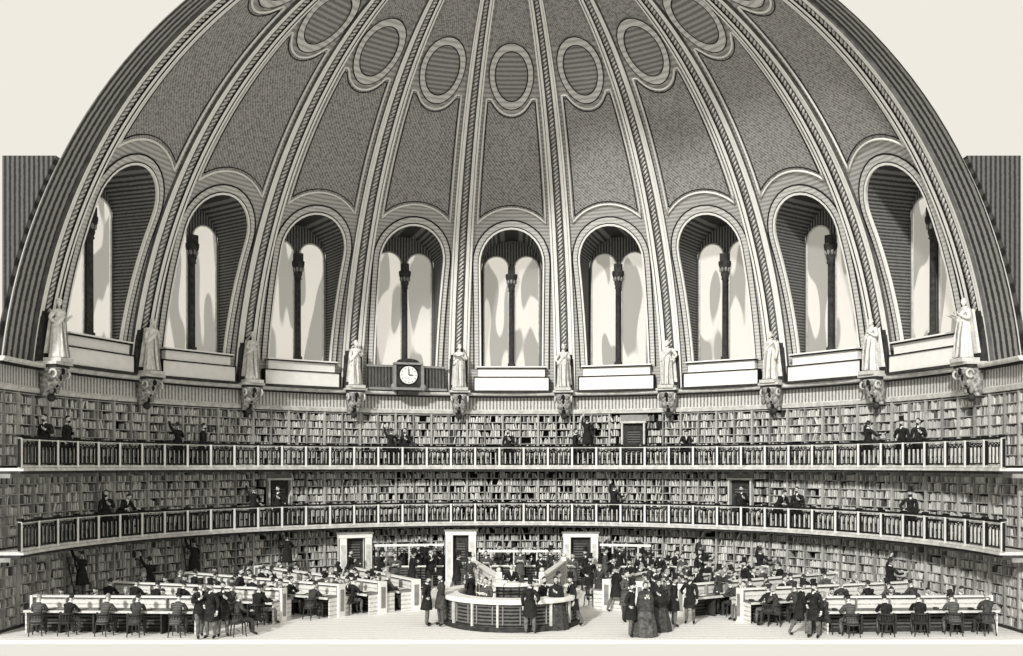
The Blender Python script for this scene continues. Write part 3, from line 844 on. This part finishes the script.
def portal(nm, x, y, w, h, rot=0):
    mb = MB()
    for s_ in (-1, 1):
        mb.box((s_*(w/2+.18), 0, h/2), (.36, .4, h), M_WHITE); mb.box((s_*(w/2+.18), 0, .1), (.44, .48, .2), M_STONE)
        mb.box((s_*(w/2+.18), -.21, h/2), (.2, .02, h-.6), M_STONE); mb.box((s_*(w/2), -.19, h/2), (.03, .04, h), M_INK)
        mb.box((s_*(w/2+.37), -.19, h/2), (.03, .04, h), M_INK)
    mb.box((0, 0, h+.10), (w+.74, .44, .18), M_WHITE); mb.box((0, -.02, h+.22), (w+.84, .5, .05), M_MID)
    mb.box((0, .1, h/2), (w, .05, h), M_DARK)
    for zz in (.6, 1.6): mb.box((0, .06, zz), (w-.3, .04, .7), M_COUNTER)
    mb.ell((w/2-.14, .04, 1.05), (.04, .04, .04), M_STONE, 6, 5)
    return put(nm, mb.mesh(nm), (x, y, 0), rot)
portal('door_5', -7.2, 12.9, .8, 2.25, rad(22))
portal('door_6', -2.35, 13.4, .7, 2.35)
portal('door_7', 3.2, 13.4, .9, 2.25)
def screen(x0, y0, x1, y1, h=1.9):
    mb = MB(); a_ = Vector((x0, y0, 0)); b_ = Vector((x1, y1, 0)); L = (b_-a_).length; n = int(L/.5)
    Rm = Matrix.Rotation(math.atan2(y1-y0, x1-x0), 3, 'Z'); c_ = (a_+b_)/2
    mb.box(c_+Vector((0, 0, .45)), (L, .08, .9), M_COUNTER, Rm); mb.box(c_+Vector((0, 0, .92)), (L, .14, .06), M_WHITE, Rm)
    mb.box(c_+Vector((0, 0, h)), (L, .12, .1), M_WHITE, Rm); mb.box(c_+Vector((0, 0, h-.3)), (L, .05, .04), M_INK, Rm)
    for i in range(n+1):
        mb.box(a_+(b_-a_)*i/n+Vector((0, 0, h/2)), (.07, .1, h), M_STONE if i % 2 else M_INK, Rm)
    mb.obj('glazed_screen')
screen(-6.3, 12.95, -3.15, 13.3); screen(-1.5, 13.4, 2.25, 13.4, 1.6)
screen(4.1, 13.3, 6.4, 12.8)
for x0, y0, x1, y1 in ((-1.75, 12.6, -.5, 6.2), (2.4, 12.6, 1.2, 6.2)):
    mb = MB(); a_ = Vector((x0, y0, 0)); b_ = Vector((x1, y1, 0)); L = (b_-a_).length
    Rm = Matrix.Rotation(math.atan2(y1-y0, x1-x0), 3, 'Z')
    mb.box((a_+b_)/2+Vector((0, 0, .6)), (L, .08, 1.2), M_DESKW, Rm); mb.box((a_+b_)/2+Vector((0, 0, 1.23)), (L+.05, .26, .07), M_WHITE, Rm)
    for q in (a_, b_): mb.box(q+Vector((0, 0, .7)), (.22, .22, 1.4), M_WHITE, Rm); mb.ell(q+Vector((0, 0, 1.48)), (.1, .1, .1), M_STONE, 8, 6)
    mb.obj('passage_handrail')

def ladder(th, z, h=2.2):
    mb = MB()
    for s_ in (-1, 1): mb.tube([(s_*.22, -.62, 0), (s_*.19, -.06, h)], .028, M_DARK, 5)
    n = int(h/.28)
    for i in range(1, n):
        t_ = i/n; mb.tube([(-.21, -.62+.56*t_, h*t_), (.21, -.62+.56*t_, h*t_)], .02, M_DARK, 5)
    p = P(th, R-.02, z)
    return put('library_ladder', mb.mesh('library_ladder'), p, -rad(th))
def wall_person(key, px, tier, face=None, r=16.5, dz=0, s_=1.08):
    u = (px-511.5)/1002; lo, hi = -88, 88
    for _ in range(40):
        m_ = (lo+hi)/2; v = r*math.sin(rad(m_))/(33.15+r*math.cos(rad(m_)))
        if v < u: lo = m_
        else: hi = m_
    p = P(m_, r, ZG[tier]+dz); person(key, p.x, p.y, p.z, m_ if face is None else face, s_); return m_
for px, key, fc in ((45, 'gent_e', 180), (67, 'gent_e', 90), (178, 'reach', None), (203, 'gent_e', 60), (391, 'reach', None), (405, 'gent_e', 180), (508, 'gent_e', 180),
                    (575, 'gent_e', 90), (685, 'lean', 180), (868, 'reach', None), (902, 'gent_a', 230), (918, 'gent_e', 200)):
    wall_person(key, px, 2, fc)
for px, key, fc in ((106, 'gent_e', 150), (122, 'lean', 120), (254, 'reach', None), (278, 'gent_e', 180), (741, 'gent_e', 180), (778, 'lean', 150), (797, 'gent_e', 200), (614, 'reach', None), (910, 'gent_a', 190)):
    wall_person(key, px, 1, fc)
for px, t_ in ((587, 2), (287, 0), (82, 0), (194, 0)):
    m_ = wall_person('reach', px, t_, None, 16.42, .55)
    ladder(m_, ZG[t_])
for px in (425, 610, 640, 700, 760, 890, 150):
    wall_person('reach', px, 0, None, 16.4)

def fl(px, py):
    d = 5.6*1002/(py-465); return ((px-511.5)/1002*d, d-33.15)
G = [('gent_a', 427, 626, 100), ('gent_d', 441, 626, 250), ('gent_c', 200, 638, 150), ('gent_a', 211, 639, 200), ('gent_e', 223, 637, 160), ('gent_d', 470, 596, 200),
     ('gent_c', 457, 594, 60), ('lady_b', 556, 629, 200), ('gent_c', 573, 626, 250), ('gent_a', 530, 634, 20), ('gent_b', 626, 622, 140), ('gent_a', 631, 637, 120), ('lady_a', 645, 636, 170), ('lady_b', 659, 631, 200),
     ('gent_a', 674, 627, 90), ('gent_c', 698, 612, 230), ('gent_d', 718, 614, 120), ('gent_a', 668, 604, 180), ('gent_b', 486, 590, 180), ('gent_e', 541, 592, 200), ('gent_a', 590, 600, 160),
     ('gent_d', 600, 608, 200), ('gent_c', 612, 598, 140), ('gent_e', 640, 594, 180), ('gent_c', 412, 592, 60), ('gent_b', 395, 592, 170), ('gent_a', 660, 592, 200), ('gent_c', 380, 588, 100),
     ('gent_b', 682, 596, 160), ('gent_b', 520, 588, 180), ('gent_d', 550, 588, 120), ('gent_e', 700, 590, 200), ('gent_a', 620, 586, 200), ('gent_c', 430, 588, 150), ('gent_b', 605, 588, 100),
     ('gent_a', 814, 638, 220), ('gent_c', 800, 636, 90), ('gent_e', 240, 618, 90), ('gent_a', 405, 584, 200), ('gent_e', 418, 583, 140), ('lady_b', 440, 584, 200), ('gent_d', 500, 583, 180),
     ('gent_c', 512, 584, 120), ('gent_a', 535, 584, 200), ('gent_a', 630, 602, 230), ('gent_d', 650, 606, 100), ('gent_c', 676, 588, 150), ('gent_a', 745, 604, 250), ('gent_e', 598, 583, 170),
     ('gent_a', 585, 590, 170), ('gent_e', 350, 590, 100), ('gent_a', 690, 624, 200), ('gent_b', 573, 594, 200), ('gent_e', 655, 614, 220), ('gent_c', 616, 612, 60), ('gent_a', 706, 602, 210)]
for key, px, py, fc in G:
    x, y = fl(px, py); person(key, x, y, 0, fc, random.uniform(.98, 1.05))
for a_, key, fc in ((-150, 'gent_b', -150), (140, 'gent_e', 140), (-60, 'gent_e', -60), (75, 'gent_b', 75)):
    x = 1.73*math.sin(rad(a_)); y = CY+1.73*math.cos(rad(a_)); person(key, x, y, 0, fc)
for px, py, fc in ((345, 606, 120), (330, 602, 60), (372, 604, 200), (262, 624, 70), (290, 614, 100), (310, 608, 200), (388, 601, 250), (745, 620, 250), (775, 626, 290), (726, 602, 240), (690, 606, 200), (238, 636, 60), (824, 634, 260)):
    x, y = fl(px, py); put('reading_chair', CH, (x, y, 0), -rad(fc)); person(random.choice(['sit_d', 'sit_f']), x, y, 0, fc)

# ------------------------------------------------------------ light, sky, camera
w = bpy.data.worlds.new('sky'); sc.world = w; w.use_nodes = True
bg = w.node_tree.nodes['Background']; bg.inputs['Color'].default_value = (.86, .83, .755, 1); bg.inputs['Strength'].default_value = 1.0
sd = bpy.data.lights.new('sun', 'SUN'); sd.energy = 3.3; sd.angle = rad(4); sd.color = (1, .99, .96)
so = bpy.data.objects.new('sun', sd); sc.collection.objects.link(so)
so.rotation_euler = Vector((.33, .85, -.42)).to_track_quat('-Z', 'Y').to_euler(); so.location = (-10, -30, 20)
cd = bpy.data.cameras.new('camera'); cd.sensor_width = 36; cd.lens = 36*1002/1023; cd.shift_y = 137/1023
cd.clip_end = 300
co = bpy.data.objects.new('camera', cd); sc.collection.objects.link(co)
co.location = (0, -33.15, 5.6); co.rotation_euler = (PI/2, 0, 0)
sc.camera = co
print('objects', len(bpy.data.objects))
